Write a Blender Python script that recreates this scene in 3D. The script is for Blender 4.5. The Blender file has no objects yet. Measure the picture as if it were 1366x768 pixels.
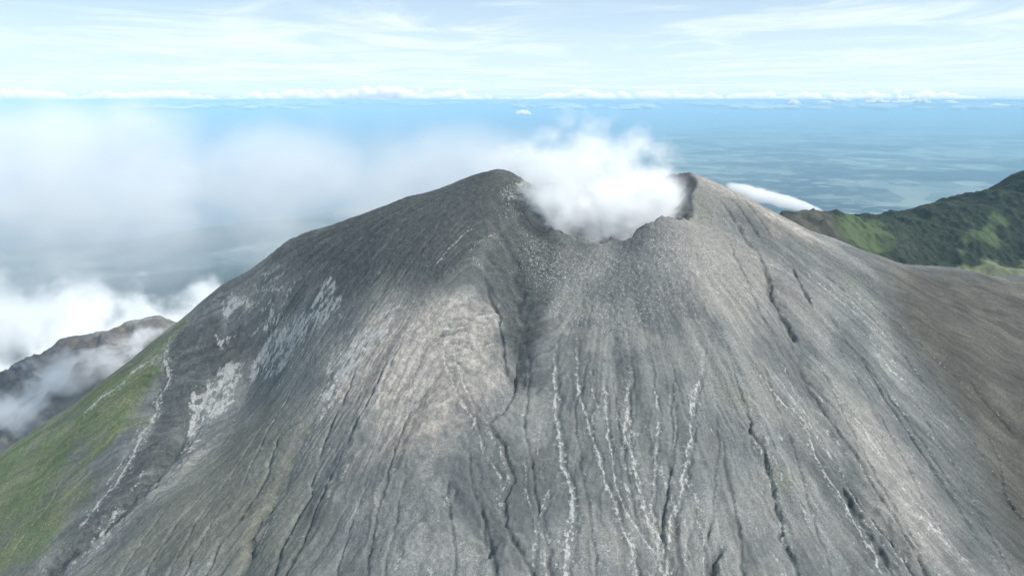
# Steaming volcano seen from a drone: real terrain in metres (z = altitude), real air, steam and clouds.
import bpy, bmesh, math, random
import numpy as np
D = bpy.data
sc = bpy.context.scene
COL = sc.collection
R = math.radians

# ---------------------------------------------------------------- terrain data (world metres)
CTRL = [(242.0, 915.0, 2433.0), (235.7, 950.9, 2433.0), (211.2, 989.2, 2425.0), (137.0, 1020.0, 2415.0), (62.8, 989.2, 2418.0), (35.6, 942.2, 2413.0), (32.0, 915.0, 2405.0), (35.6, 887.8, 2392.0), (46.1, 862.5, 2377.0), (62.8, 840.8, 2370.0), (84.5, 824.1, 2366.0), (109.8, 813.6, 2364.0), (137.0, 810.0, 2368.0), (164.2, 813.6, 2388.0), (189.5, 824.1, 2393.0), (227.9, 862.5, 2387.0), (238.4, 887.8, 2412.0), (-15.7, 900.0, 2436.0), (-62.2, 905.0, 2427.9), (-102.7, 910.0, 2413.6), (-143.8, 915.0, 2403.3), (-185.9, 920.0, 2383.9), (-251.2, 930.0, 2356.6), (-295.2, 935.0, 2340.0), (-324.2, 940.0, 2329.1), (-354.4, 945.0, 2303.7), (-417.9, 960.0, 2272.0), (-470.8, 975.0, 2235.8), (-562.5, 1000.0, 2161.5), (-722.8, 1040.0, 2041.2), (-899.3, 1080.0, 1899.9), (-1074.3, 1100.0, 1774.0), (17.0, 915.0, 2422.3), (274.0, 905.0, 2418.1), (318.8, 915.0, 2402.9), (367.3, 930.0, 2379.7), (417.5, 945.0, 2355.5), (480.5, 960.0, 2331.0), (548.6, 980.0, 2304.1), (629.6, 1000.0, 2284.7), (719.5, 1030.0, 2272.6), (821.1, 1060.0, 2246.7), (949.3, 1090.0, 2244.4), (100.0, 720.0, 2306.7), (100.0, 600.0, 2239.0), (100.0, 450.0, 2156.4), (-150.0, 650.0, 2217.3), (-150.0, 450.0, 2129.6), (350.0, 650.0, 2212.3), (350.0, 480.0, 2134.3), (-400.0, 700.0, 2106.3), (-400.0, 500.0, 2050.1), (600.0, 700.0, 2116.3), (560.0, 500.0, 2046.9), (-350.0, 850.0, 2169.8), (100.0, 200.0, 2037.8), (-700.0, 500.0, 1906.2), (-700.0, 700.0, 1942.1), (800.0, 600.0, 2015.0), (800.0, 850.0, 2165.0), (700.0, 950.0, 2248.0), (690.0, 790.0, 2165.0), (950.0, 950.0, 2175.0), (0.0, 1100.0, 2310.0), (250.0, 1100.0, 2294.0), (-300.0, 1150.0, 2104.0), (450.0, 1200.0, 2130.1), (-700.0, 1300.0, 1856.2), (0.0, 1500.0, 2037.6), (1509.1, 1950.0, 2038.9), (1311.2, 2050.0, 2049.4), (1653.8, 1900.0, 2040.4), (760.0, 1350.0, 2110.0), (950.0, 1420.0, 2080.0), (1200.0, 1400.0, 2080.0), (-1050.0, 1280.0, 1700.0), (-850.0, 1250.0, 1770.0), (-1250.0, 1200.0, 1640.0), (-1500.0, 2300.0, 1420.0), (-1200.0, 2300.0, 1480.0), (-800.0, 2250.0, 1600.0), (-2200.0, 2000.0, 1350.0), (700.0, 2700.0, 1600.0), (1300.0, 2900.0, 1700.0), (1800.0, 2950.0, 1800.0), (2500.0, 2900.0, 1900.0), (300.0, 2300.0, 1750.0), (0.0, 1900.0, 1850.0), (896.4, 2150.0, 2189.4), (992.6, 2150.0, 2179.9), (1113.5, 2200.0, 2169.2), (1238.1, 2250.0, 2163.5), (1392.1, 2300.0, 2160.5), (1535.8, 2300.0, 2211.4), (1631.3, 2300.0, 2241.7), (1718.1, 2300.0, 2261.8), (1904.6, 2300.0, 2373.0), (2270.6, 2300.0, 2397.4), (4600.0, 900.0, 689.7), (3997.1, 3150.0, 689.7), (2350.0, 4797.1, 689.7), (100.0, 5400.0, 689.7), (-2150.0, 4797.1, 689.7), (-3797.1, 3150.0, 689.7), (-4400.0, 900.0, 689.7), (-3797.1, -1350.0, 689.7), (-2150.0, -2997.1, 689.7), (100.0, -3600.0, 689.7), (2350.0, -2997.1, 689.7), (3997.1, -1350.0, 689.7), (-1373.4, 1700.0, 1811.7), (-1232.7, 1750.0, 1878.6), (-1088.6, 1800.0, 1932.9), (-968.5, 1850.0, 1920.8), (-1545.1, 1650.0, 1758.5)]
GULLIES = [
  ('w', 2.6, 2.5, 1, [(44.8, 702.0), (46.9, 682.0), (43.4, 658.0), (41.9, 628.0), (43.3, 586.0), (46.3, 554.0), (52.5, 536.0), (51.9, 510.0), (46.5, 496.0), (43.2, 466.0), (39.4, 430.0)]),
  ('w', 2.6, 2.5, 0.8, [(48.6, 548.0), (33.2, 536.0), (25.4, 520.0), (23.7, 508.0), (28.2, 494.0), (27.1, 468.0), (25.6, 430.0)]),
  ('w', 1.8, 2.2, 0.9, [(69.1, 724.0), (69.7, 710.0), (67.1, 656.0), (64.8, 626.0), (72.5, 596.0), (79.0, 568.0), (81.0, 548.0), (89.9, 522.0), (92.1, 504.0), (99.6, 490.0), (100.3, 466.0), (101.5, 430.0)]),
  ('w', 1.4, 2.0, 0.9, [(93.6, 688.0), (93.9, 654.0), (90.7, 618.0), (90.7, 580.0), (91.5, 546.0), (96.8, 520.0), (108.0, 500.0), (112.4, 492.0), (117.9, 480.0), (132.3, 442.0)]),
  ('w', 2.6, 2.8, 1, [(122.0, 686.0), (120.0, 654.0), (112.8, 618.0), (106.7, 584.0), (111.0, 560.0), (112.5, 538.0), (117.3, 514.0), (122.1, 494.0), (115.9, 466.0), (108.0, 430.0)]),
  ('w', 1.4, 1.6, 0.7, [(139.6, 676.0), (141.6, 654.0), (140.9, 610.0), (139.6, 594.0), (131.2, 562.0), (123.2, 530.0), (121.3, 504.0), (122.1, 494.0)]),
  ('w', 2.4, 3.0, 0.9, [(193.0, 686.0), (200.5, 672.0), (190.7, 646.0), (175.8, 612.0), (166.9, 580.0), (156.1, 552.0), (145.9, 528.0), (135.2, 510.0), (130.5, 492.0), (124.3, 466.0), (115.8, 430.0)]),
  ('w', 1.2, 1.2, 0.7, [(20.0, 590.0), (10.4, 568.0), (12.6, 532.0), (20.6, 512.0), (17.3, 482.0), (15.1, 468.0), (9.3, 432.0)]),
  ('w', 1.0, 1.2, 0.6, [(152.3, 524.0), (147.2, 500.0), (141.2, 466.0), (134.8, 430.0)]),
  ('w', 1.3, 1.4, 0.8, [(-84.7, 706.0), (-75.3, 692.0), (-70.8, 676.0), (-56.4, 640.0), (-38.0, 606.0), (-29.0, 580.0), (-15.8, 560.0), (-7.4, 542.0)]),
  ('w', 1.2, 1.2, 0.8, [(-67.6, 698.0), (-58.5, 672.0), (-42.0, 628.0), (-31.4, 606.0)]),
  ('w', 1.4, 1.0, 0.8, [(158.6, 526.0), (160.4, 502.0), (154.4, 468.0), (148.0, 432.0)]),
  ('w', 1.2, 1.2, 0.5, [(79.4, 672.0), (79.9, 628.0), (84.2, 598.0)]),
  ('w', 1.0, 1.0, 0.5, [(26.8, 602.0), (23.7, 572.0), (28.2, 544.0)]),
  ('d', 1.6, 4, 1, [(-36.3, 784.0), (-25.5, 744.0), (-13.3, 722.0), (-11.4, 698.0), (-7.9, 672.0), (-2.3, 654.0)]),
  ('d', 1.2, 3, 1, [(2.7, 802.0), (0.8, 738.0), (2.4, 696.0), (3.1, 662.0), (2.3, 632.0), (-5.9, 616.0), (-19.7, 606.0), (-19.5, 596.0), (-5.6, 574.0), (2.0, 550.0), (-5.3, 532.0), (-6.5, 514.0), (3.8, 492.0), (12.8, 476.0), (17.5, 468.0), (36.3, 430.0)]),
  ('w', 1.6, 0, 0.7, [(-2.3, 632.0), (-9.6, 618.0), (-24.2, 608.0), (-23.7, 594.0), (-10.5, 574.0), (-2.7, 550.0), (-9.3, 532.0), (-9.7, 516.0)]),
  ('d', 1.4, 3.5, 1, [(221.9, 706.0), (227.0, 676.0), (228.2, 662.0), (227.5, 638.0), (233.1, 622.0), (229.3, 596.0), (236.9, 580.0), (234.8, 564.0), (235.4, 546.0), (231.5, 528.0), (235.7, 518.0), (229.7, 506.0), (232.3, 496.0), (234.6, 478.0), (241.9, 442.0)]),
  ('w', 1.5, 0, 0.7, [(229.1, 616.0), (225.8, 594.0), (232.1, 578.0), (237.0, 562.0), (233.4, 546.0), (235.0, 526.0), (233.6, 510.0), (231.4, 492.0)]),
  ('w', 1.8, 2.0, 1, [(212.3, 734.0), (224.0, 704.0), (245.9, 674.0), (263.4, 654.0), (282.5, 632.0), (293.4, 614.0), (291.3, 592.0), (293.0, 570.0), (303.6, 550.0), (305.9, 526.0), (309.7, 502.0), (309.5, 486.0), (309.1, 448.0)]),
  ('w', 1.5, 2.0, 0.9, [(262.5, 686.0), (269.6, 674.0), (283.7, 652.0), (295.1, 634.0), (305.9, 616.0), (308.0, 600.0), (316.0, 586.0), (317.6, 564.0), (323.5, 542.0), (333.7, 526.0), (338.8, 506.0), (340.0, 494.0), (343.2, 454.0)]),
  ('d', 3.2, 6, 1, [(301.0, 594.0), (305.0, 578.0), (310.7, 560.0), (311.4, 540.0), (314.8, 526.0), (319.6, 506.0), (322.1, 488.0), (329.3, 452.0)]),
  ('d', 1.6, 4, 1, [(310.2, 594.0), (316.9, 574.0), (322.7, 554.0), (331.1, 538.0), (339.8, 516.0), (344.4, 496.0), (354.0, 458.0)]),
  ('w', 1.2, 1.4, 0.8, [(286.6, 694.0), (289.6, 680.0), (296.0, 652.0), (301.7, 628.0), (307.5, 606.0)]),
  ('w', 6, -1.0, 0.5, [(324.7, 708.0), (337.5, 684.0), (353.6, 660.0), (366.4, 634.0), (375.6, 604.0), (386.9, 582.0), (397.9, 560.0), (405.1, 540.0), (416.2, 522.0), (436.0, 484.0)]),
  ('w', 1.6, 1.0, 0.6, [(353.6, 660.0), (372.2, 636.0), (380.1, 610.0), (389.0, 586.0)]),
  ('d', 2.0, 3, 0.8, [(389.8, 750.0), (404.1, 720.0), (418.2, 680.0), (432.3, 644.0), (443.5, 608.0), (445.2, 564.0)]),
  ('d', 1.6, 3, 1, [(555.2, 790.0), (568.6, 768.0), (585.4, 752.0), (598.9, 738.0)]),
  ('d', 1.8, 3, 0.8, [(551.1, 728.0), (556.2, 702.0), (531.6, 648.0), (540.8, 630.0)]),
  ('d', 3.0, 7, 1, [(178.7, 494.0), (168.6, 486.0), (162.3, 478.0), (157.5, 468.0), (139.4, 430.0)]),
  ('w', 2.0, -1, 0.6, [(258.4, 832.0), (276.9, 810.0), (300.2, 810.0), (332.6, 802.0), (353.0, 790.0)]),
  ('w', 1.5, 1, 0.6, [(217.2, 782.0), (227.9, 750.0), (242.2, 720.0)]),
  ('d', 2.4, 5, 1, [(300.0, 832.0), (305.1, 792.0), (302.7, 760.0), (311.9, 738.0), (317.8, 716.0)]),
  ('d', 1.6, 4, 0.9, [(344.1, 820.0), (344.8, 796.0), (354.3, 764.0)]),
  ('w', 5, -1, 0.45, [(338.6, 818.0), (362.0, 816.0), (382.0, 804.0), (406.5, 792.0), (429.6, 780.0), (464.0, 778.0)]),
  ('d', 1.8, 3, 0.6, [(264.4, 904.0), (281.7, 868.0), (291.0, 834.0), (301.9, 822.0)]),
  ('d', 1.5, 2.5, 0.6, [(283.2, 906.0), (296.9, 874.0), (311.8, 840.0)]),
  ('d', 1.5, 2.5, 0.5, [(302.6, 912.0), (317.4, 876.0), (328.8, 848.0)]),
  ('w', 1.2, -1, 0.5, [(252.6, 896.0), (267.6, 866.0), (279.3, 826.0)]),
  ('w', 1.2, -1, 0.4, [(276.1, 902.0), (291.0, 870.0), (302.5, 848.0)]),
  ('w', 3.8, -1.5, 1, [(-449.8, 952.0), (-475.5, 950.0), (-491.3, 926.0), (-489.2, 902.0), (-481.6, 886.0), (-466.7, 864.0), (-474.8, 844.0), (-471.5, 828.0), (-480.6, 804.0), (-481.5, 776.0), (-484.9, 746.0), (-494.4, 724.0), (-501.5, 700.0), (-511.3, 694.0)]),
  ('w', 3.6, -1.5, 1, [(-500.5, 928.0), (-507.4, 904.0), (-541.3, 904.0), (-548.1, 892.0), (-590.5, 890.0), (-613.1, 884.0)]),
  ('w', 1.6, 0, 0.8, [(-495.3, 792.0), (-495.4, 772.0), (-500.6, 744.0)]),
  ('w', 1.6, 0, 0.7, [(-458.9, 764.0), (-451.4, 734.0), (-461.5, 726.0)]),
  ('w', 5, 0, 0.8, [(-447.2, 710.0), (-467.5, 702.0), (-475.4, 680.0), (-484.2, 676.0)]),
  ('d', 6, 10, 0.9, [(-401.7, 758.0), (-406.0, 714.0), (-428.6, 676.0), (-462.2, 658.0), (-489.9, 638.0), (-488.7, 604.0)]),
  ('w', 1.8, -2, 0.6, [(-390.1, 760.0), (-394.9, 716.0), (-406.4, 702.0)]),
  ('d', 1.6, 2, 0.6, [(-583.8, 786.0), (-582.8, 756.0), (-600.6, 736.0), (-613.7, 710.0)]),
  ('d', 1.5, 2, 0.5, [(-618.6, 804.0), (-630.9, 788.0), (-657.4, 778.0)]),
  ('d', 1.4, 3, 0.9, [(-194.1, 744.0), (-207.5, 722.0), (-215.1, 698.0), (-231.3, 686.0), (-255.6, 680.0), (-256.7, 654.0), (-255.0, 636.0), (-260.6, 612.0), (-271.0, 586.0), (-280.1, 566.0), (-278.6, 542.0), (-276.8, 494.0)]),
  ('d', 2.6, 5, 1, [(-223.4, 604.0), (-243.3, 586.0), (-245.6, 562.0), (-239.6, 536.0)]),
  ('w', 1.6, 0, 0.8, [(-224.5, 592.0), (-229.7, 570.0), (-237.1, 554.0)]),
  ('d', 1.8, 4, 0.9, [(-187.2, 634.0), (-197.4, 602.0), (-193.2, 580.0), (-201.3, 556.0), (-206.2, 538.0), (-207.4, 508.0), (-208.7, 464.0)]),
  ('d', 1.4, 3, 0.8, [(-168.0, 618.0), (-176.6, 576.0), (-186.2, 540.0), (-192.6, 508.0), (-199.5, 466.0)]),
  ('d', 1.2, 2.5, 0.7, [(-297.8, 692.0), (-324.0, 658.0), (-343.6, 620.0), (-347.6, 602.0), (-354.0, 568.0), (-363.6, 520.0)]),
  ('d', 1.2, 2.5, 0.7, [(-295.2, 618.0), (-304.1, 576.0), (-304.8, 546.0), (-305.5, 498.0)]),
  ('d', 1.2, 2, 0.6, [(-370.7, 656.0), (-378.3, 616.0), (-383.9, 586.0), (-395.8, 538.0)]),
  ('d', 1.5, 3, 0.7, [(-135.8, 712.0), (-142.6, 674.0), (-157.8, 646.0), (-168.0, 618.0)]),
  ('d', 1.5, 3, 0.7, [(-172.0, 722.0), (-179.3, 692.0), (-191.9, 654.0), (-196.3, 622.0)]),
  ('w', 2.0, -1, 0.9, [(-162.1, 770.0), (-189.6, 768.0), (-207.9, 766.0), (-212.5, 744.0), (-214.8, 722.0)]),
  ('w', 1.8, -1, 0.9, [(-176.3, 712.0), (-195.6, 700.0), (-207.2, 694.0), (-208.7, 672.0)]),
  ('w', 1.3, 0, 0.7, [(-198.8, 684.0), (-213.1, 666.0), (-222.2, 644.0)]),
  ('w', 1.3, 0, 0.5, [(-105.0, 604.0), (-109.3, 582.0), (-114.5, 560.0)]),
  ('w', 1.3, 0, 0.7, [(-35.5, 844.0), (-64.8, 816.0), (-93.0, 792.0)]),
  ('w', 1.3, 0, 0.7, [(-14.8, 830.0), (-34.6, 814.0), (-53.8, 798.0)]),
  ('w', 1.3, 0, 0.8, [(-53.8, 796.0), (-43.6, 790.0), (-35.4, 782.0)]),
  ('d', 1.2, 1, 0.6, [(-40.3, 848.0), (-67.1, 824.0), (-84.0, 804.0)]),
  ('w', 3, 3, 0.9, [(-96.5, 724.0), (-68.9, 716.0), (-49.7, 716.0), (-37.6, 724.0), (-13.4, 726.0)]),
  ('d', 1.0, 2, 0.7, [(-94.0, 716.0), (-68.4, 710.0), (-47.9, 712.0)]),
  ('w', 1.8, 2, 0.8, [(-91.0, 702.0), (-69.2, 698.0), (-42.5, 686.0), (-25.0, 690.0), (-12.9, 690.0)]),
  ('w', 4, -1, 0.9, [(-1.0, 890.0), (17.0, 916.0), (41.0, 958.0)]),
  ('w', 2.5, -1, 0.7, [(-18.1, 866.0), (1.9, 878.0), (23.5, 888.0)]),
  ('w', 2, 0, 0.8, [(-373.7, 940.0), (-360.7, 922.0), (-328.5, 906.0), (-291.4, 888.0)]),
  ('w', 2, 0, 0.8, [(-372.3, 950.0), (-344.8, 928.0), (-322.4, 920.0)]),
  ('w', 1.6, 0, 0.6, [(-370.0, 972.0), (-332.5, 946.0)]),
  ('w', 1.0, 0, 0.5, [(-210.3, 946.0), (-240.0, 954.0), (-269.9, 960.0)]),
  ('w', 2, 1, 0.6, [(-120.7, 764.0), (-160.3, 758.0), (-183.9, 738.0)]),
  ('w', 1.5, 1, 0.5, [(-97.8, 756.0), (-120.1, 722.0), (-136.5, 688.0), (-141.0, 640.0)]),
  ('w', 1.2, 1, 0.5, [(-100.7, 700.0), (-105.9, 660.0), (-107.0, 620.0)]),
  ('r', 8, -3, 1, [(-46.5, 906.0), (-27.7, 908.0), (-16.0, 916.0), (7.0, 918.0), (30.0, 944.0)]),
  ('r', 15, 17, 1, [(-402.0, 850.0), (-417.4, 816.0), (-425.6, 774.0), (-436.7, 726.0), (-459.8, 692.0), (-487.9, 664.0), (-524.9, 644.0), (-564.3, 634.0)]),
  ('r', 9, -6, 1, [(-336.3, 808.0), (-362.2, 782.0), (-382.7, 744.0), (-391.0, 708.0), (-415.6, 672.0), (-446.7, 650.0), (-476.1, 628.0), (-526.9, 594.0)]),
  ('r', 13, 8, 1, [(-26.2, 844.0), (0.9, 790.0), (9.2, 722.0), (5.5, 670.0), (-0.7, 628.0)]),
  ('r', 16, 8, 1, [(303.6, 828.0), (305.2, 742.0), (313.3, 664.0), (325.1, 576.0), (349.7, 496.0), (360.6, 458.0)]),
  ('r', 11, 6, 1, [(-193.8, 700.0), (-224.9, 654.0), (-240.0, 574.0), (-242.4, 518.0), (-244.1, 474.0)]),
  ('r', 10, 5, 1, [(-88.8, 592.0), (-55.9, 542.0), (-14.3, 486.0)]),
  ('r', 12, 5, 1, [(100.7, 756.0), (106.1, 660.0), (122.6, 568.0), (125.1, 504.0)]),
  ('r', 16, -7, 1, [(-105.2, 742.0), (-132.1, 686.0), (-159.4, 614.0), (-180.2, 544.0)]),
  ('r', 18, -6, 1, [(190.8, 784.0), (226.6, 708.0), (240.1, 610.0), (259.1, 518.0)]),
  ('v', 1.2, 1.6, 0.5, [(60.5, 672.0), (59.5, 614.0), (62.8, 556.0), (67.9, 504.0), (67.3, 466.0), (66.5, 430.0)]),
  ('v', 1.2, 1.8, 0.5, [(165.6, 676.0), (157.9, 614.0), (143.3, 556.0), (127.6, 504.0)]),
  ('v', 1.2, 1.8, 0.5, [(204.9, 634.0), (192.4, 574.0), (173.7, 520.0), (161.0, 494.0)]),
  ('v', 1.2, 1.8, 0.5, [(260.2, 708.0), (267.2, 648.0), (271.2, 590.0), (264.3, 532.0), (263.1, 478.0), (262.0, 440.0)]),
  ('v', 1.2, 1.8, 0.5, [(439.6, 756.0), (460.7, 702.0), (476.9, 634.0), (466.3, 554.0), (455.9, 502.0)]),
  ('v', 1.2, 1.8, 0.5, [(486.5, 794.0), (516.7, 736.0), (533.8, 668.0), (535.2, 622.0)]),
  ('v', 1.2, 1.8, 0.5, [(357.3, 762.0), (381.0, 706.0), (402.1, 638.0), (399.5, 546.0)]),
  ('v', 1.2, 1.8, 0.5, [(325.8, 750.0), (343.0, 676.0), (353.7, 588.0), (361.8, 518.0)]),
  ('v', 1.2, 1.8, 0.5, [(-99.9, 594.0), (-101.2, 550.0), (-105.4, 510.0), (-105.8, 480.0), (-106.6, 442.0)]),
  ('v', 1.2, 1.8, 0.5, [(-65.7, 578.0), (-54.8, 528.0), (-45.6, 472.0), (-39.3, 434.0)]),
  ('v', 1.2, 1.8, 0.5, [(-29.2, 550.0), (-24.4, 510.0), (-13.9, 470.0), (-4.3, 432.0)]),
  ('v', 1.2, 1.8, 0.6, [(-133.4, 596.0), (-140.3, 554.0), (-147.9, 508.0), (-148.4, 490.0), (-150.1, 450.0)]),
  ('v', 1.2, 1.8, 0.6, [(-275.8, 766.0), (-290.3, 722.0), (-304.0, 662.0), (-320.8, 602.0), (-323.5, 548.0), (-326.2, 500.0)]),
  ('v', 1.2, 1.8, 0.5, [(-240.6, 782.0), (-261.8, 752.0), (-279.2, 690.0), (-283.4, 630.0)]),
  ('v', 1.2, 1.8, 0.5, [(-120.9, 892.0), (-146.0, 856.0), (-181.2, 830.0), (-217.8, 814.0)]),
  ('v', 1.2, 1.8, 0.5, [(-79.6, 870.0), (-95.5, 832.0), (-120.9, 806.0), (-145.9, 784.0)]),
  ('v', 1.2, 1.8, 0.5, [(-181.0, 890.0), (-208.6, 872.0), (-258.8, 862.0), (-290.5, 858.0)]),
  ('v', 1.4, 2, 0.5, [(262.9, 854.0), (273.0, 786.0), (277.9, 740.0), (297.2, 690.0)]),
  ('v', 1.4, 2, 0.5, [(403.3, 860.0), (440.4, 826.0), (499.5, 800.0), (560.5, 762.0)]),
  ('v', 1.4, 2, 0.5, [(355.9, 870.0), (399.3, 824.0), (445.7, 792.0), (488.5, 738.0)]),
  ('d', 1.1, 2.2, 0.7, [(14.0, 714.0), (17.7, 650.0), (12.4, 604.0), (19.6, 546.0), (24.9, 506.0), (31.4, 468.0), (37.1, 430.0)]),
  ('d', 1.1, 2.2, 0.7, [(103.5, 670.0), (101.7, 612.0), (104.0, 554.0), (106.9, 510.0)]),
  ('d', 1.1, 2.2, 0.7, [(168.8, 644.0), (157.3, 592.0), (140.6, 542.0), (124.0, 498.0), (115.9, 466.0), (106.9, 430.0)]),
  ('d', 1.2, 2.5, 0.7, [(298.8, 722.0), (309.9, 678.0), (328.9, 640.0), (342.7, 598.0), (353.0, 542.0), (357.6, 498.0), (363.4, 460.0)]),
  ('d', 1.2, 2.5, 0.7, [(364.5, 782.0), (385.8, 740.0), (417.0, 706.0), (440.0, 662.0), (457.3, 602.0)]),
  ('d', 1.1, 2.2, 0.7, [(201.4, 604.0), (195.8, 560.0), (194.9, 514.0), (186.0, 470.0), (177.7, 432.0)]),
  ('d', 1.1, 2.2, 0.7, [(-46.4, 612.0), (-36.1, 552.0), (-21.2, 510.0), (-10.9, 470.0), (-1.5, 432.0)]),
  ('d', 1.2, 2.5, 0.7, [(-95.9, 656.0), (-107.0, 620.0), (-118.3, 570.0), (-121.7, 528.0), (-121.7, 484.0), (-121.6, 444.0)]),
  ('d', 1.1, 2.2, 0.6, [(-86.8, 840.0), (-112.3, 812.0), (-146.9, 792.0), (-180.6, 770.0), (-205.0, 752.0)]),
]
PATCHES = [
  ('deb', 8, 1, [(-403.2, 872.0), (-375.2, 866.0), (-357.7, 858.0), (-376.1, 832.0), (-406.8, 814.0), (-398.6, 764.0), (-404.6, 758.0), (-426.3, 818.0), (-425.3, 850.0)]),
  ('deb', 8, 1, [(-236.1, 854.0), (-207.5, 822.0), (-221.6, 808.0), (-257.5, 810.0), (-291.3, 818.0), (-337.4, 844.0), (-359.1, 864.0), (-336.9, 874.0), (-288.7, 850.0), (-262.5, 854.0)]),
  ('deb', 6, 0.8, [(-423.2, 906.0), (-388.7, 900.0), (-377.1, 888.0), (-408.6, 892.0)]),
  ('deb', 6, 0.7, [(-422.0, 944.0), (-385.7, 930.0), (-362.4, 906.0), (-406.5, 924.0)]),
  ('deb', 6, 0.7, [(-348.7, 894.0), (-311.6, 878.0), (-300.2, 852.0), (-339.4, 876.0)]),
  ('deb', 5, 0.7, [(-211.1, 738.0), (-160.3, 758.0), (-147.7, 734.0), (-178.1, 708.0), (-197.9, 680.0), (-211.0, 692.0)]),
  ('tan', 24, 0.8, [(-162.5, 772.0), (-106.8, 758.0), (-63.0, 756.0), (-23.6, 732.0), (-12.2, 698.0), (-13.9, 654.0), (-32.0, 622.0), (-59.7, 592.0), (-99.4, 590.0), (-129.8, 596.0), (-147.7, 634.0), (-197.9, 680.0), (-214.7, 714.0), (-199.5, 748.0)]),
  ('tan', 18, 0.7, [(-105.2, 742.0), (-19.2, 724.0), (-11.9, 680.0), (-24.6, 624.0), (-56.0, 646.0), (-82.9, 686.0)]),
  ('tan', 40, 0.3, [(175.0, 892.0), (225.9, 898.0), (292.9, 824.0), (375.3, 786.0), (319.0, 730.0), (219.6, 714.0), (169.4, 760.0)]),
  ('tan', 18, 0.8, [(242.1, 916.0), (271.2, 930.0), (388.3, 928.0), (410.5, 878.0), (339.3, 850.0), (296.8, 892.0)]),
  ('tan', 25, 0.3, [(348.6, 648.0), (399.6, 668.0), (421.5, 570.0), (412.0, 518.0), (326.5, 490.0), (331.0, 572.0)]),
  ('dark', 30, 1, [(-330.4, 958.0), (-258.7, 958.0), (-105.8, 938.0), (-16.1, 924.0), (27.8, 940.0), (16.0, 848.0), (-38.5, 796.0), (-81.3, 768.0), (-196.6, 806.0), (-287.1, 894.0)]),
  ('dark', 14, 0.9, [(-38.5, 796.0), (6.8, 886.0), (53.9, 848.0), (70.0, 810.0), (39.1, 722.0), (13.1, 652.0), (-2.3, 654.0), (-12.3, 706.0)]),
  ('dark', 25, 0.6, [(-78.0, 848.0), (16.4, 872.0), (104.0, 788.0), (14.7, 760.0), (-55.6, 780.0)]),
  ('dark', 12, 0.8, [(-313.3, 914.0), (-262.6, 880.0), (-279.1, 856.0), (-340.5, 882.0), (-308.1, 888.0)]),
  ('dark', 12, 0.9, [(-487.5, 920.0), (-416.6, 920.0), (-366.3, 898.0), (-355.9, 874.0), (-406.1, 864.0), (-420.3, 816.0), (-401.8, 750.0), (-428.5, 674.0), (-480.4, 618.0), (-506.2, 604.0), (-532.1, 690.0), (-484.2, 732.0), (-469.8, 814.0)]),  # ravine side turned from the sun: its shade deepened in the ground colour
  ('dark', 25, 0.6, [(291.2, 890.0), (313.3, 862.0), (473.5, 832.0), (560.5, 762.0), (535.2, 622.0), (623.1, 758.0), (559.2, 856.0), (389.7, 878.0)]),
  ('dark', 20, 0.5, [(295.7, 596.0), (332.4, 610.0), (357.6, 498.0), (290.2, 482.0)]),
  ('speck', 20, 1, [(16.2, 860.0), (70.5, 816.0), (132.2, 802.0), (221.8, 842.0), (241.9, 772.0), (209.1, 704.0), (109.6, 688.0), (46.8, 710.0), (6.2, 790.0)]),
  ('speck', 10, 1, [(-27.0, 880.0), (40.9, 958.0), (53.6, 928.0), (16.0, 848.0), (-21.5, 844.0)]),
  ('grass', 30, 0.95, [(-519.3, 930.0), (-493.6, 880.0), (-491.3, 828.0), (-533.3, 786.0), (-596.8, 768.0), (-660.2, 766.0), (-786.7, 760.0), (-927.8, 950.0), (-803.3, 966.0), (-680.7, 980.0)]),
  ('grass', 35, 0.65, [(-720.4, 854.0), (-566.3, 808.0), (-495.4, 772.0), (-509.4, 708.0), (-552.2, 656.0), (-833.2, 776.0), (-974.8, 932.0)]),
  ('olive', 30, 0.8, [(-611.4, 792.0), (-495.0, 752.0), (-528.9, 708.0), (-544.2, 632.0), (-807.1, 746.0), (-806.3, 812.0)]),
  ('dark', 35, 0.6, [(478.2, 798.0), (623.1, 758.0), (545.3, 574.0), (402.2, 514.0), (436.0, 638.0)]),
  ('grass', 10, 0.6, [(-457.1, 966.0), (-498.3, 910.0), (-627.2, 936.0), (-544.8, 970.0)]),
  ('olive', 30, 0.8, [(-234.3, 688.0), (-167.5, 494.0), (-463.6, 592.0), (-391.8, 646.0), (-347.2, 746.0), (-311.4, 782.0)]),
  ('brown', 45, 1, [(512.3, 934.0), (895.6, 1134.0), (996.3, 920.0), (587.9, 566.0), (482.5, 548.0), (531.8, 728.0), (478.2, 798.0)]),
  ('rgreen', 25, 1, [(1004.6, 2112.0), (1135.4, 2194.0), (1202.4, 2152.0), (1110.8, 1992.0), (1012.3, 1932.0), (972.9, 1970.0)]),
  ('rgreen', 12, 0.9, [(1546.5, 2194.0), (1577.5, 2168.0), (1517.0, 2078.0), (1420.6, 2084.0), (1410.3, 2108.0), (1496.3, 2134.0)]),
  ('meadow', 15, 1, [(1273.5, 1984.0), (1434.4, 2028.0), (1546.9, 2012.0), (1640.3, 1976.0), (1600.1, 1912.0), (1222.0, 1898.0)]),
  ('rbrown', 40, 1, [(858.1, 2174.0), (986.0, 2190.0), (992.2, 2084.0), (937.9, 1914.0), (825.3, 1958.0)]),
  ('lrock', 40, 1, [(-1560.9, 1688.0), (-1414.0, 1764.0), (-1114.4, 1812.0), (-976.4, 1868.0), (-970.2, 1682.0), (-1085.6, 1562.0), (-1210.7, 1454.0), (-1444.4, 1404.0)]),
]

CRATER = (137.0, 915.0, 105.0)

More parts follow.
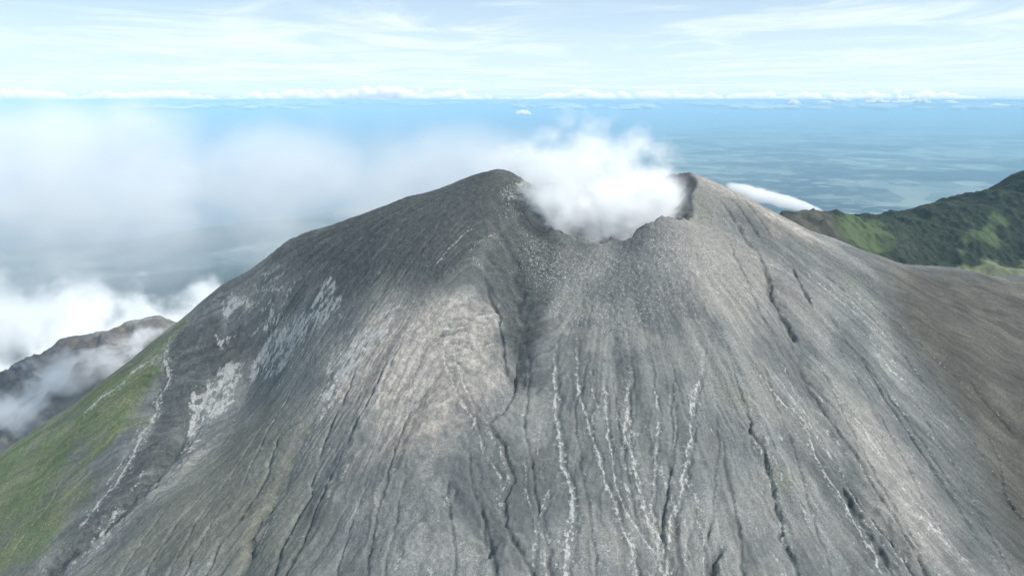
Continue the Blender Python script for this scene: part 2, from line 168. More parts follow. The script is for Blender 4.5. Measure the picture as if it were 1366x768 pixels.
# ---------------------------------------------------------------- numpy noise
_rs = np.random.RandomState(11)
_PERM = np.tile(_rs.permutation(1024), 2)
_GR = _rs.uniform(0, 2*math.pi, 1024)
_GX, _GY = np.cos(_GR).astype(np.float32), np.sin(_GR).astype(np.float32)
def gnoise(x, y, seed=0):
    xi = np.floor(x).astype(np.int32); yi = np.floor(y).astype(np.int32)
    xf = (x-xi).astype(np.float32); yf = (y-yi).astype(np.float32)
    u = xf*xf*xf*(xf*(xf*6-15)+10); v = yf*yf*yf*(yf*(yf*6-15)+10)
    def g(ix, iy, dx, dy):
        h = _PERM[(_PERM[(ix+seed*57) & 1023] + iy) & 1023]
        return _GX[h]*dx + _GY[h]*dy
    a = g(xi, yi, xf, yf); b = g(xi+1, yi, xf-1, yf)
    c = g(xi, yi+1, xf, yf-1); d = g(xi+1, yi+1, xf-1, yf-1)
    return (a+(b-a)*u + ((c+(d-c)*u)-(a+(b-a)*u))*v)*1.5
def fbm(x, y, octv=4, seed=0, gain=.5):
    s = 0; a = 1.0; f = 1.0
    for k in range(octv):
        s = s + a*gnoise(x*f, y*f, seed+k*7); a *= gain; f *= 2.03
    return s
def ridged(x, y, octv=4, seed=0, gain=.5):
    s = 0; a = 1.0; f = 1.0
    for k in range(octv):
        s = s + a*(1-2*np.abs(gnoise(x*f, y*f, seed+k*7))); a *= gain; f *= 2.07
    return s
def sstep(a, b, x):
    t = np.clip((x-a)/(b-a), 0, 1); return t*t*(3-2*t)

# ---------------------------------------------------------------- base height
def G(x, y): return 2450*np.exp(-np.hypot(x-100, y-900)/3800)
def spline(x, y):
    C = np.array(CTRL, float); n = len(C); s = 1000.
    X = C[:, 0]/s; Y = C[:, 1]/s; w = C[:, 2]-G(C[:, 0], C[:, 1])
    def k(d2): return 0.5*d2*np.log(np.maximum(d2, 1e-12))
    A = np.zeros((n+3, n+3)); A[:n, :n] = k((X[:, None]-X)**2+(Y[:, None]-Y)**2)
    A[:n, n] = 1; A[:n, n+1] = X; A[:n, n+2] = Y; A[n:, :n] = A[:n, n:].T
    c = np.linalg.solve(A, np.r_[w, 0, 0, 0])
    x = x/s; y = y/s
    out = c[n]+c[n+1]*x+c[n+2]*y
    for i in range(n): out += c[i]*k((x-X[i])**2+(y-Y[i])**2)
    return out

def spaced(stops):
    """1-D coordinates with a spacing that changes between stops [(pos, step), ...]."""
    out = [stops[0][0]]
    while out[-1] < stops[-1][0]:
        p = out[-1]
        st = np.interp(p, [a for a, _ in stops], [b for _, b in stops])
        out.append(p+st)
    return np.array(out)
XS = spaced([(-14000, 900), (-4000, 150), (-2200, 18), (-1500, 6), (-900, 3.2), (-620, 1.5), (-420, 1.15), (420, 1.15), (620, 1.6), (900, 2.9), (1000, 3.6), (1800, 4), (2300, 25), (4000, 150), (14500, 900)])
YS = spaced([(-13000, 900), (-3000, 200), (0, 60), (340, 8), (420, .95), (560, 1.0), (820, 1.2), (960, 1.35), (1020, 2.5), (1250, 6), (1400, 6), (1850, 4.5), (2350, 4.5), (2700, 25), (5000, 200), (15000, 900)])
nx, ny = len(XS), len(YS)
# the spline is smooth: evaluate it on a thinned grid, then interpolate
def thin(A, k=5):
    i = np.unique(np.r_[np.arange(0, len(A), k), len(A)-1]); return i
ix, iy = thin(XS), thin(YS)
cx, cy = np.meshgrid(XS[ix], YS[iy])
cz = spline(cx, cy)
tmp = np.empty((len(iy), nx))
for r in range(len(iy)): tmp[r] = np.interp(XS, XS[ix], cz[r])
j = np.clip(np.searchsorted(YS[iy], YS)-1, 0, len(iy)-2)
t = ((YS-YS[iy][j])/(YS[iy][j+1]-YS[iy][j]))[:, None]
X, Y = np.meshgrid(XS, YS)
Z = G(X, Y) + tmp[j]*(1-t)+tmp[j+1]*t
del tmp
rad0 = np.hypot(X-100, Y-900)
Z = np.where(rad0 > 5000, Z*(1-sstep(5000, 9000, rad0)) + (G(X, Y)-60)*sstep(5000, 9000, rad0), Z)
Z -= 260*sstep(9000, 13500, rad0)

# ---------------------------------------------------------------- masks
def zeros(): return np.zeros((ny, nx), np.float32)
M = {k: zeros() for k in ('deb', 'tan', 'dark', 'speck', 'grass', 'olive', 'rgreen', 'meadow', 'rbrown', 'lrock', 'brown')}
# domain warp so traced lines and patches get natural wander
WX = (X + 5.5*fbm(X/38, Y/38, 3, 1) + 1.3*gnoise(X/6, Y/6, 5)).astype(np.float32)
WY = (Y + 5.5*fbm(X/38, Y/38, 3, 2) + 1.3*gnoise(X/6, Y/6, 6)).astype(np.float32)
SX = (X + 2.0*fbm(X/22, Y/22, 3, 3) + 1.0*gnoise(X/6.5, Y/6.5, 14) + .5*gnoise(X/2.9, Y/2.9, 15)).astype(np.float32)
SY = (Y + 2.0*fbm(X/22, Y/22, 3, 4) + 1.0*gnoise(X/6.5, Y/6.5, 16) + .5*gnoise(X/2.9, Y/2.9, 17)).astype(np.float32)
def window(pts, pad):
    p = np.array(pts)
    a = np.searchsorted(XS, p[:, 0].min()-pad); b = np.searchsorted(XS, p[:, 0].max()+pad)
    c = np.searchsorted(YS, p[:, 1].min()-pad); d = np.searchsorted(YS, p[:, 1].max()+pad)
    return slice(c, d), slice(a, b)
def dist_line(x, y, pts, closed=False):
    best = np.full(x.shape, 1e9, np.float32); prm = np.zeros(x.shape, np.float32); side = np.zeros(x.shape, np.float32)
    seg = list(zip(pts, pts[1:]+(pts[:1] if closed else [])))
    if not closed: seg = seg[:len(pts)-1]
    for k, (a, b) in enumerate(seg):
        ax, ay = a; dx, dy = b[0]-ax, b[1]-ay; L2 = dx*dx+dy*dy+1e-9
        t = np.clip(((x-ax)*dx+(y-ay)*dy)/L2, 0, 1)
        ex = x-ax-t*dx; ey = y-ay-t*dy
        d = np.sqrt(ex*ex+ey*ey); m = d < best
        best = np.where(m, d, best); prm = np.where(m, (k+t)/len(seg), prm)
        side = np.where(m, np.sign(dx*ey-dy*ex), side)
    return best, prm, side
def inside(x, y, pts):
    c = np.zeros(x.shape, bool)
    for (ax, ay), (bx, by) in zip(pts, pts[1:]+pts[:1]):
        if ay == by: continue
        c ^= ((ay > y) != (by > y)) & (x < (bx-ax)*(y-ay)/(by-ay)+ax)
    return c
for kind, soft, s, pts in PATCHES:
    w = window(pts, soft*2+25)
    far = kind in ('rgreen', 'meadow', 'rbrown', 'lrock')
    x, y = (X[w]+30*fbm(X[w]/70, Y[w]/70, 3, 8), Y[w]+40*fbm(X[w]/70, Y[w]/70, 3, 9)) if far else (WX[w]*2-X[w], WY[w]*2-Y[w])
    d, _, _ = dist_line(x, y, pts, True)
    sd = np.where(inside(x, y, pts), d, -d)
    M[kind][w] = np.maximum(M[kind][w], s*(.92 if kind == 'deb' else 1)*sstep(-soft, soft, sd))

# ---------------------------------------------------------------- downslope coordinates and erosion relief
dxc = X-CRATER[0]; dyc = Y-CRATER[1]
rad = np.hypot(dxc, dyc); th = np.arctan2(dyc, dxc)
# left of the cone the flow starts from the west peak
thl = np.arctan2(Y-905, X+30); wl = sstep(60, -120, X)
thw = np.where(wl > 0, th*(1-wl)+thl*wl, th)
th = np.where(dyc < 60, thw, th)
thw = th + (.020*fbm(X/70, Y/70, 3, 12)) + .006*gnoise(X/14, Y/14, 13)
rr = rad/190
near = sstep(1500, 1150, Y)*sstep(1250, 1000, np.abs(X))     # the cone itself
out = sstep(CRATER[2]+5, CRATER[2]+90, rad)
rill = ridged(thw*17, rr*1.1, 3, 21)*.55+ridged(thw*43, rr*2.6, 3, 31)*.45
fine = fbm(thw*95, rr*3.2, 3, 41)
amp = near*out*np.clip(rad/420, .15, 1.3)*(1-.6*M['olive'])*(1-.35*M['brown'])
tanS = 1-.3*M['tan']
var = np.clip(.55+.9*fbm(X/110, Y/110, 3, 45), .1, 1.3)
Z = Z + amp*tanS*var*(1.9*(rill-1.0)) + amp*fine*.5*var
Z += near*(5*fbm(X/150, Y/150, 3, 51)*np.clip(rad/300, 0, 1)*out)
Z += near*(.55*fbm(X/7, Y/7, 2, 55)+.25*gnoise(X/2.8, Y/2.8, 59)+(.9*M['speck']+.9*M['deb'])*fbm(X/4.5, Y/4.5, 2, 57))
# broader terrain beyond the cone
farw = (1-near)
ero = ridged(X/310, Y/310, 6, 61, .55)
Z += farw*sstep(1250, 1700, Y)*sstep(9000, 5000, rad0)*(ero-1.2)*np.where(X > 600, 15, 26)
big = farw*np.where(Y < 1250, 1, 0)*sstep(12000, 6000, rad0)
Z += big*(ridged(X/700, Y/700, 4, 63)-1.1)*30*sstep(1300, 2200, rad)
# hard rocky ridge to the left behind, deep clefts
rk = M['lrock']
Z += rk*(ridged(X/120, Y/120, 4, 65, .5)-1.0)*22
# forested wall to the right: buttresses and canopy
rw = sstep(1500, 1750, Y)*sstep(700, 1000, X)*(1-M['meadow'])
but = ridged((X+Y*.25)/150, Y/420, 4, 67)
Z += rw*(but-1)*17 + rw*fbm(X/16, Y/16, 3, 69)*2.6

br = fbm(X/9, Y/9, 4, 81, .62)
mot = fbm(thw*60, rr*7, 3, 83)
for k in ('deb',):
    M[k] = np.clip(M[k]*(.80+1.5*br+1.3*mot+.9*gnoise(X/3.4, Y/3.4, 85)), 0, 1.0)
# ---------------------------------------------------------------- traced gullies, scarps and debris trains; shade in the cuts is also coloured in
for kind, wd, dep, s, pts in GULLIES:
    w = window(pts, wd*(3 if kind == 'r' else 6)+18)
    x, y = SX[w], SY[w]
    d, p, side = dist_line(x, y, pts)
    j1 = gnoise(X[w]/9+31, Y[w]/9, int(wd*9)); j2 = gnoise(X[w]/3.1, Y[w]/3.1, 77)
    ends = sstep(-.02, .30, p)*sstep(1.01, .93, p)
    width = wd*(.75+.55*p)*(1+.55*j1)
    core = np.exp(-(d/np.maximum(width, .5))**2)
    if kind == 'r':
        Z[w] -= dep*ends*np.exp(-(d/wd)**2)*(1+.3*j1); continue
    if kind == 'v':     # small dry runnel, pale on its brink
        Z[w] -= 1.1*dep*ends*core*(1+.5*j1)
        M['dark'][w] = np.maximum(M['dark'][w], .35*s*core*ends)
        M['deb'][w] = np.maximum(M['deb'][w], s*ends*np.exp(-((d*side-width*1.6)/(width*.8))**2)*(.45+1.2*j2)); continue
    if kind == 'w':
        mm = .74*s*ends*np.exp(-(d/np.maximum(width*.5, .45))**2)*(1.0+.75*j2+.45*j1)
        M['deb'][w] = np.clip(np.maximum(M['deb'][w], mm*1.15), 0, 1.15)
        halo = s*.40*ends*np.exp(-(d/(width*2.6))**2)*(.6+1.9*j2+.5*j1)
        M['deb'][w] = np.maximum(M['deb'][w], halo)
        if dep > 0:    # a carved bed beside the bright debris, its shade put into the colour
            bed = ends*np.exp(-((d*side-width*1.25)/(width*.85))**2)
            Z[w] -= .75*dep*bed*(1+.4*j1)
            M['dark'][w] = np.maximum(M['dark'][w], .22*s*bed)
            Z[w] += .5*ends*core
        else:
            Z[w] += -dep*.7*ends*core*(1+j2)
    else:
        Z[w] -= 1.0*dep*ends*np.exp(-(d/(width*1.15))**2)*(1+.6*j1)
        M['dark'][w] = np.maximum(M['dark'][w], .55*s*ends*core*(1+.5*j2))  # shade inside the gully painted into the ground colour
        M['deb'][w] *= 1-.8*core*ends
        lip = ends*np.exp(-((d*side-width*1.9)/(width*.7))**2)*(.35+.6*j2)*s
        M['deb'][w] = np.maximum(M['deb'][w], .75*lip)

# break patches up
M['tan'] = np.clip(M['tan']*(1+.55*mot+.35*br), 0, 1.2)
M['dark'] = np.clip(M['dark']*(1+.35*mot), 0, 1.1)
# faint pale and dark striping that follows the fall line
stripe = near*sstep(.15, 1.0, fbm(thw*38, rr*1.4, 4, 91, .6))*sstep(150, 330, rad)
M['deb'] = np.maximum(M['deb'], .42*stripe*(1+br)*(1-.8*M['olive'])*(1-M['brown'])*(1-M['grass'])*(1-.6*M['dark']))

# ---------------------------------------------------------------- crater bowl
cw = window([(20, 790), (260, 1050)], 40)
a = np.arctan2(dyc[cw], dxc[cw]); wob = 5*gnoise(a*5+9, a*0+3, 15)+2.0*gnoise(a*17, a*0+8, 16)
inn = CRATER[2]+wob-rad[cw]
Z[cw] -= 75*sstep(-3, 55, inn) + sstep(0, 8, inn)*5*(ridged(a*9, rad[cw]/60, 3, 17)-.6)
Z[cw] += 1.5*np.exp(-(inn/5)**2)*(1+gnoise(a*14, a*0, 18))
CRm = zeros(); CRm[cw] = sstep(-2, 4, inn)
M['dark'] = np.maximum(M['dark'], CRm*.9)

# ---------------------------------------------------------------- helpers
def link(o): COL.objects.link(o); return o
def tag(o, kind=None, label=None, category=None, group=None):
    if kind: o['kind'] = kind
    if label: o['label'] = label
    if category: o['category'] = category
    if group: o['group'] = group
    return o
def grid_mesh(name, X, Y, Z):
    ny, nx = Z.shape
    me = D.meshes.new(name)
    n = nx*ny; me.vertices.add(n)
    co = np.empty((n, 3), np.float32); co[:, 0] = X.ravel(); co[:, 1] = Y.ravel(); co[:, 2] = Z.ravel()
    me.vertices.foreach_set('co', co.ravel())
    i = np.arange(n, dtype=np.int32).reshape(ny, nx)
    q = np.stack([i[:-1, :-1], i[:-1, 1:], i[1:, 1:], i[1:, :-1]], -1).reshape(-1, 4)
    me.loops.add(q.size); me.loops.foreach_set('vertex_index', q.ravel())
    me.polygons.add(len(q)); me.polygons.foreach_set('loop_start', np.arange(0, q.size, 4, dtype=np.int32))
    me.polygons.foreach_set('use_smooth', np.ones(len(q), bool))
    me.update(calc_edges=True); return me
def attr(me, name, *chan):
    n = len(me.vertices); a = me.attributes.new(name, 'FLOAT_COLOR', 'POINT')
    v = np.zeros((n, 4), np.float32); v[:, 3] = 1
    for k, c in enumerate(chan): v[:, k] = c.ravel()
    a.data.foreach_set('color', v.ravel())

class NT:
    """tiny node-tree writer"""
    def __init__(s, tree): s.t = tree; tree.nodes.clear()
    def n(s, typ, ins=None, **kw):
        nd = s.t.nodes.new(typ)
        for k, v in kw.items(): setattr(nd, k, v)
        for k, v in (ins or {}).items():
            if isinstance(v, bpy.types.NodeSocket): s.t.links.new(v, nd.inputs[k])
            else: nd.inputs[k].default_value = v
        return nd
    def m(s, op, a, b=0.0, c=0.0, clamp=False):
        nd = s.t.nodes.new('ShaderNodeMath'); nd.operation = op; nd.use_clamp = clamp
        for k, v in enumerate((a, b, c)):
            if isinstance(v, bpy.types.NodeSocket): s.t.links.new(v, nd.inputs[k])
            else: nd.inputs[k].default_value = v
        return nd.outputs[0]
    def mix(s, f, a, b, mode='MIX'):
        nd = s.t.nodes.new('ShaderNodeMix'); nd.data_type = 'RGBA'; nd.blend_type = mode
        for k, v in ((0, f), (6, a), (7, b)):
            if isinstance(v, bpy.types.NodeSocket): s.t.links.new(v, nd.inputs[k])
            else: nd.inputs[k].default_value = (*v, 1) if isinstance(v, tuple) and len(v) == 3 else v
        return nd.outputs[2]
    def noise(s, vec, scale, detail=4, rough=.55, w=None, dist=0):
        nd = s.n('ShaderNodeTexNoise', {'Scale': scale, 'Detail': detail, 'Roughness': rough, 'Distortion': dist})
        if vec is not None: s.t.links.new(vec, nd.inputs['Vector'])
        return nd.outputs['Fac']
    def ramp(s, f, a, b, lo=0.0, hi=1.0, smooth=True):
        nd = s.t.nodes.new('ShaderNodeMapRange'); nd.interpolation_type = 'SMOOTHSTEP' if smooth else 'LINEAR'
        for k, v in ((0, f), (1, a), (2, b), (3, lo), (4, hi)):
            if isinstance(v, bpy.types.NodeSocket): s.t.links.new(v, nd.inputs[k])
            else: nd.inputs[k].default_value = v
        return nd.outputs[0]
    def scale(s, vec, sx, sy, sz, loc=(0, 0, 0)):
        nd = s.n('ShaderNodeMapping', {'Vector': vec}); nd.inputs['Scale'].default_value = (sx, sy, sz); nd.inputs['Location'].default_value = loc
        return nd.outputs[0]
def mat(name):
    m = D.materials.new(name); m.use_nodes = True; return m, NT(m.node_tree)

# ---------------------------------------------------------------- volcano object
me = grid_mesh('volcano_terrain', X, Y, Z)
FOREST = (sstep(1450, 1650, Y)*sstep(650, 900, X)).astype(np.float32)
FOREST = np.maximum(FOREST, sstep(1600, 2600, rad)*(1-M['lrock'])*.8)
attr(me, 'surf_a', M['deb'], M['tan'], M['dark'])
attr(me, 'surf_b', M['speck'], M['grass'], M['olive'])
attr(me, 'surf_c', np.maximum(M['rgreen'], M['meadow']*1.0), M['rbrown'], FOREST)
STK = (1-.45*M['olive'])*(1-.3*M['dark'])*near*sstep(105, 260, rad)*(.55*fbm(thw*150, rr*2.2, 3, 101, .6)+.55*fbm(thw*52, rr*1.3, 3, 103, .6)+.5*fbm(thw*20, rr*.9, 3, 105))
LAY = fbm(X/95, Y/95, 5, 107, .6)
attr(me, 'surf_e', np.clip(.5+.5*STK, 0, 1), np.clip(.5+.5*LAY, 0, 1))
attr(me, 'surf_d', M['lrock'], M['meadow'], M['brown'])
m, T = mat('volcanic_ash')
P = T.n('ShaderNodeNewGeometry').outputs['Position']
def at(nm):
    a = T.n('ShaderNodeAttribute', attribute_name=nm); s_ = T.n('ShaderNodeSeparateColor', {0: a.outputs['Color']}); return s_.outputs
A_, B_, C_, D_, E_ = at('surf_a'), at('surf_b'), at('surf_c'), at('surf_d'), at('surf_e')
n1 = T.noise(P, 1/45, 5, .6); n2 = T.noise(P, 1/7, 5, .65); n3 = T.noise(P, 1/1.6, 3, .7); n4 = T.noise(P, 1/160, 3, .5)
c = T.mix(T.ramp(n4, .35, .65), (.132, .138, .132), (.172, .172, .158))
c = T.mix(T.ramp(n1, .35, .7), c, (.125, .131, .130))
c = T.mix(T.ramp(E_[1], .52, .72, 0.0, .7), c, (.178, .178, .168))
c = T.mix(T.ramp(E_[1], .47, .30, 0.0, .75), c, (.098, .103, .104))
c = T.mix(A_[1], c, T.mix(T.ramp(n2, .35, .65), (.345, .312, .275), (.23, .212, .192)))
c = T.mix(T.m('MULTIPLY', B_[2], .85), c, T.mix(T.ramp(n1, .4, .6), (.098, .098, .078), (.138, .138, .112)))
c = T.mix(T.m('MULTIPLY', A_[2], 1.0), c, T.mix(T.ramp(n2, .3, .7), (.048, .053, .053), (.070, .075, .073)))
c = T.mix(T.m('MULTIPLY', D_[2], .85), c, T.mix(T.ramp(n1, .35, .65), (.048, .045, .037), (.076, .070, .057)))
gr = T.ramp(T.m('ADD', B_[1], T.m('ADD', T.m('MULTIPLY', T.m('SUBTRACT', n2, .5), .9), T.m('MULTIPLY', T.m('SUBTRACT', E_[1], .5), .9))), .25, .95)
gr = T.m('MULTIPLY', gr, T.m('MULTIPLY_ADD', A_[2], -.9, 1.0, clamp=True))
gc = T.mix(T.ramp(n1, .35, .65), (.105, .135, .060), (.145, .15, .088))
gc = T.mix(T.ramp(T.noise(P, 1/2.3, 4, .7), .50, .62), gc, (.082, .105, .048))
c = T.mix(gr, c, gc)
sk = T.ramp(E_[0], .22, .78, .80, 1.24, smooth=False)
c = T.mix(1.0, c, T.n('ShaderNodeCombineColor', {0: sk, 1: sk, 2: sk}).outputs[0], 'MULTIPLY')
# speckle of pale blocks over the whole cone, denser near the crater lip
vor = T.n('ShaderNodeTexVoronoi', {'Vector': P, 'Scale': 1/2.6, 'Randomness': 1.0})
blk = T.m('LESS_THAN', vor.outputs['Distance'], T.m('MULTIPLY_ADD', B_[0], .30, T.ramp(n1, .3, .8, .0, .2)))
blk = T.m('MULTIPLY', blk, T.ramp(n3, .42, .6))
c = T.mix(T.m('MULTIPLY', blk, .55), c, (.36, .36, .35))
n5 = T.noise(P, 1/3.6, 4, .7); n6 = T.noise(P, 1/.7, 2, .6)
deb = T.ramp(T.m('ADD', A_[0], T.m('ADD', T.m('MULTIPLY', T.m('SUBTRACT', n3, .5), 1.1), T.m('MULTIPLY', T.m('SUBTRACT', n5, .5), 1.3))), .22, .85)
c = T.mix(T.m('MULTIPLY', deb, .75), c, T.mix(n3, (.30, .30, .29), (.43, .43, .415)))
rough_ = T.ramp(T.m('ADD', T.m('MULTIPLY', n1, .6), T.m('MULTIPLY', E_[1], .4)), .40, .62)
g1 = T.ramp(T.m('ADD', T.m('MULTIPLY', n3, .6), T.m('MULTIPLY', n6, .4)), .38, .62, T.m('MULTIPLY_ADD', rough_, -.17, .92), T.m('MULTIPLY_ADD', rough_, .20, 1.08))
c = T.mix(1.0, c, T.n('ShaderNodeCombineColor', {0: g1, 1: g1, 2: g1}).outputs[0], 'MULTIPLY')
g2 = T.ramp(n5, .3, .7, .88, 1.12)
c = T.mix(1.0, c, T.n('ShaderNodeCombineColor', {0: g2, 1: g2, 2: g2}).outputs[0], 'MULTIPLY')
# distant vegetated slopes
veg = T.mix(T.ramp(n2, .35, .65), (.012, .017, .012), (.030, .040, .024))
veg = T.mix(T.ramp(n1, .5, .75), veg, (.045, .056, .030))
veg = T.mix(C_[0], veg, T.mix(n2, (.05, .075, .030), (.085, .11, .05)))
veg = T.mix(D_[1], veg, T.mix(n2, (.12, .135, .075), (.17, .175, .105)))
veg = T.mix(C_[1], veg, T.mix(n2, (.06, .055, .042), (.095, .088, .065)))
c = T.mix(C_[2], c, veg)
rock = T.mix(T.ramp(n2, .35, .65), (.075, .072, .080), (.14, .13, .126))
rock = T.mix(T.ramp(n1, .45, .6), rock, (.14, .12, .10))
c = T.mix(D_[0], c, rock)
bh = T.m('ADD', T.m('MULTIPLY', n2, 1.5), T.m('ADD', T.m('MULTIPLY', n3, .7), T.m('MULTIPLY', n6, .25)))
bump = T.n('ShaderNodeBump', {'Height': bh, 'Strength': .8, 'Distance': 1.0})
bs = T.n('ShaderNodeBsdfPrincipled', {'Base Color': c, 'Roughness': .95, 'Normal': bump.outputs[0]})
bs.inputs['Specular IOR Level'].default_value = .15
T.n('ShaderNodeOutputMaterial', {'Surface': bs.outputs[0]})
me.materials.append(m)
vol = link(D.objects.new('volcano_terrain', me)); tag(vol, 'structure')
print('terrain', nx, ny, nx*ny)

# ---------------------------------------------------------------- sea and coastal plain
HZ = 150000.0
def sheet(name, pts, z, thick=None):
    bm = bmesh.new(); vs = [bm.verts.new((x, y, z)) for x, y in pts]; bm.faces.new(vs)
    me = D.meshes.new(name); bm.to_mesh(me); bm.free(); return me
m, T = mat('sea_water')
P = T.n('ShaderNodeNewGeometry').outputs['Position']
w1 = T.noise(T.scale(P, 1/9000, 1/4000, 1), 1, 5, .6)
bs = T.n('ShaderNodeBsdfPrincipled', {'Base Color': T.mix(w1, (.012, .045, .085), (.03, .085, .13)), 'Roughness': .35})
T.n('ShaderNodeOutputMaterial', {'Surface': bs.outputs[0]})
me = sheet('sea', [(-HZ, -HZ*.3), (HZ, -HZ*.3), (HZ, HZ), (-HZ, HZ)], 0); me.materials.append(m)
tag(link(D.objects.new('sea', me)), 'structure')
# plain: coast runs near on the left, far away on the right
rnd = random.Random(5)
coast = [(-HZ*.98, 8000), (-60000, 8500), (-30000, 9000), (-14000, 10000), (-7000, 13000), (-2000, 19000), (3000, 29000), (9000, 45000), (18000, 66000), (40000, 90000), (80000, 118000), (HZ*.98, 122000)]
line = []
for (a, b) in zip(coast, coast[1:]):
    for k in range(24):
        t = k/24; x = a[0]+(b[0]-a[0])*t; y = a[1]+(b[1]-a[1])*t
        q = float(fbm(np.array([x/9000.]), np.array([y/9000.]), 4, 5)[0])
        line.append((x, y+q*4200*min(1, y/25000)))
m, T = mat('farmland')
P = T.n('ShaderNodeNewGeometry').outputs['Position']
wn = T.n('ShaderNodeTexNoise', {'Vector': P, 'Scale': 1/2200, 'Detail': 3.0})
Pw = T.n('ShaderNodeVectorMath', {0: P, 1: T.n('ShaderNodeVectorMath', {0: wn.outputs['Color'], 'Scale': 900.0}, operation='SCALE').outputs[0]}, operation='ADD').outputs[0]
v1 = T.n('ShaderNodeTexVoronoi', {'Vector': T.scale(Pw, 1/900, 1/1500, 0.0), 'Scale': 1.0}, voronoi_dimensions='2D')
v2 = T.n('ShaderNodeTexVoronoi', {'Vector': T.scale(Pw, 1/330, 1/210, 0.0), 'Scale': 1.0}, voronoi_dimensions='2D')
sv = T.n('ShaderNodeSeparateColor', {0: v1.outputs['Color']}).outputs; sw = T.n('ShaderNodeSeparateColor', {0: v2.outputs['Color']}).outputs
c = T.mix(sv[0], (.012, .04, .05), (.21, .26, .20))
c = T.mix(T.m('MULTIPLY', sw[0], .6), c, (.15, .165, .13))
wood = T.noise(P, 1/5200, 5, .62)
c = T.mix(T.ramp(wood, .46, .56), c, (.015, .03, .03))
town = T.m('MULTIPLY', T.m('GREATER_THAN', sw[1], .86), T.ramp(T.noise(P, 1/7000, 3), .5, .62))
c = T.mix(T.m('MULTIPLY', town, .55), c, (.30, .30, .28))
bs = T.n('ShaderNodeBsdfPrincipled', {'Base Color': c, 'Roughness': .95})
T.n('ShaderNodeOutputMaterial', {'Surface': bs.outputs[0]})
me = sheet('coastal_plain', line+[(HZ*.98, 122000), (HZ*.98, -HZ*.28), (-HZ*.98, -HZ*.28)], 12); me.materials.append(m)
tag(link(D.objects.new('coastal_plain_ground', me)), 'structure')

# ---------------------------------------------------------------- light
sdir = np.array([.86, -.26, 0]); sdir /= np.linalg.norm(sdir); EL = R(48)
sun = D.lights.new('sun', 'SUN'); sun.energy = 4.2; sun.angle = R(.55); sun.color = (1, .965, .91)
so = link(D.objects.new('sun', sun))
from mathutils import Vector
tosun = Vector((sdir[0]*math.cos(EL), sdir[1]*math.cos(EL), math.sin(EL)))
so.rotation_euler = tosun.to_track_quat('Z', 'Y').to_euler()
wd = D.worlds.new('World'); sc.world = wd; wd.use_nodes = True
T = NT(wd.node_tree)
sky = T.n('ShaderNodeTexSky', sky_type='NISHITA', sun_disc=False, sun_elevation=EL, sun_rotation=math.atan2(tosun.x, tosun.y), altitude=2400, air_density=1.0, dust_density=1.4, ozone_density=1.2)
tc = T.n('ShaderNodeTexCoord').outputs['Generated']
sp = T.n('ShaderNodeSeparateXYZ', {0: tc}).outputs
zz = T.m('ADD', T.m('MAXIMUM', sp[2], 0.0), .012)
uv = T.n('ShaderNodeCombineXYZ', {0: T.m('DIVIDE', sp[0], zz), 1: T.m('DIVIDE', sp[1], zz)}).outputs[0]
ci = T.noise(T.scale(uv, .50, .36, 1), 1.0, 8, .66, dist=.9)
ci2 = T.noise(T.scale(uv, .09, .11, 1, (4, 2, 0)), 1.0, 4, .6)
veil = T.ramp(sp[2], .13, .01, .50, .97)                      # thin high cloud thickens towards the horizon, seen edge on
base = T.mix(veil, sky.outputs[0], (6.1, 7.55, 8.6))
wisp = T.ramp(T.m('ADD', T.m('MULTIPLY', ci, .62), T.m('MULTIPLY', ci2, .5)), .50, .72)
wisp = T.m('MULTIPLY', wisp, T.ramp(sp[2], .5, .1, .3, .68))
col = T.mix(wisp, base, (8.1, 8.9, 9.3))
bg = T.n('ShaderNodeBackground', {'Color': col, 'Strength': .1})
T.n('ShaderNodeOutputWorld', {'Surface': bg.outputs[0]})

# ---------------------------------------------------------------- camera
cam = D.cameras.new('camera'); co = link(D.objects.new('camera', cam)); sc.camera = co
cam.sensor_width = 36; cam.lens = 36*910/1366; cam.clip_start = 1; cam.clip_end = 600000
co.location = (0, 0, 2531); co.rotation_euler = (R(90-15.36), 0, 0)

# ---------------------------------------------------------------- the air
def box(name, lo, hi):
    me = D.meshes.new(name); bm = bmesh.new()
    bmesh.ops.create_cube(bm, size=1.0)
    for v in bm.verts:
        v.co = Vector([lo[k]+(v.co[k]+.5)*(hi[k]-lo[k]) for k in range(3)])
    bm.to_mesh(me); bm.free(); return me
m, T = mat('blue_air')
pv = T.n('ShaderNodeVolumePrincipled', {'Color': (.49, .79, 1.0, 1), 'Density': 2.7e-5, 'Anisotropy': -.22})
T.n('ShaderNodeOutputMaterial', {'Volume': pv.outputs[0]})
me = box('haze', (-151000, -47000, float(Z.min())-1), (151000, 151000, 2610)); me.materials.append(m)
tag(link(D.objects.new('haze', me)), 'stuff', 'blue air haze over the sea and coastal plain')

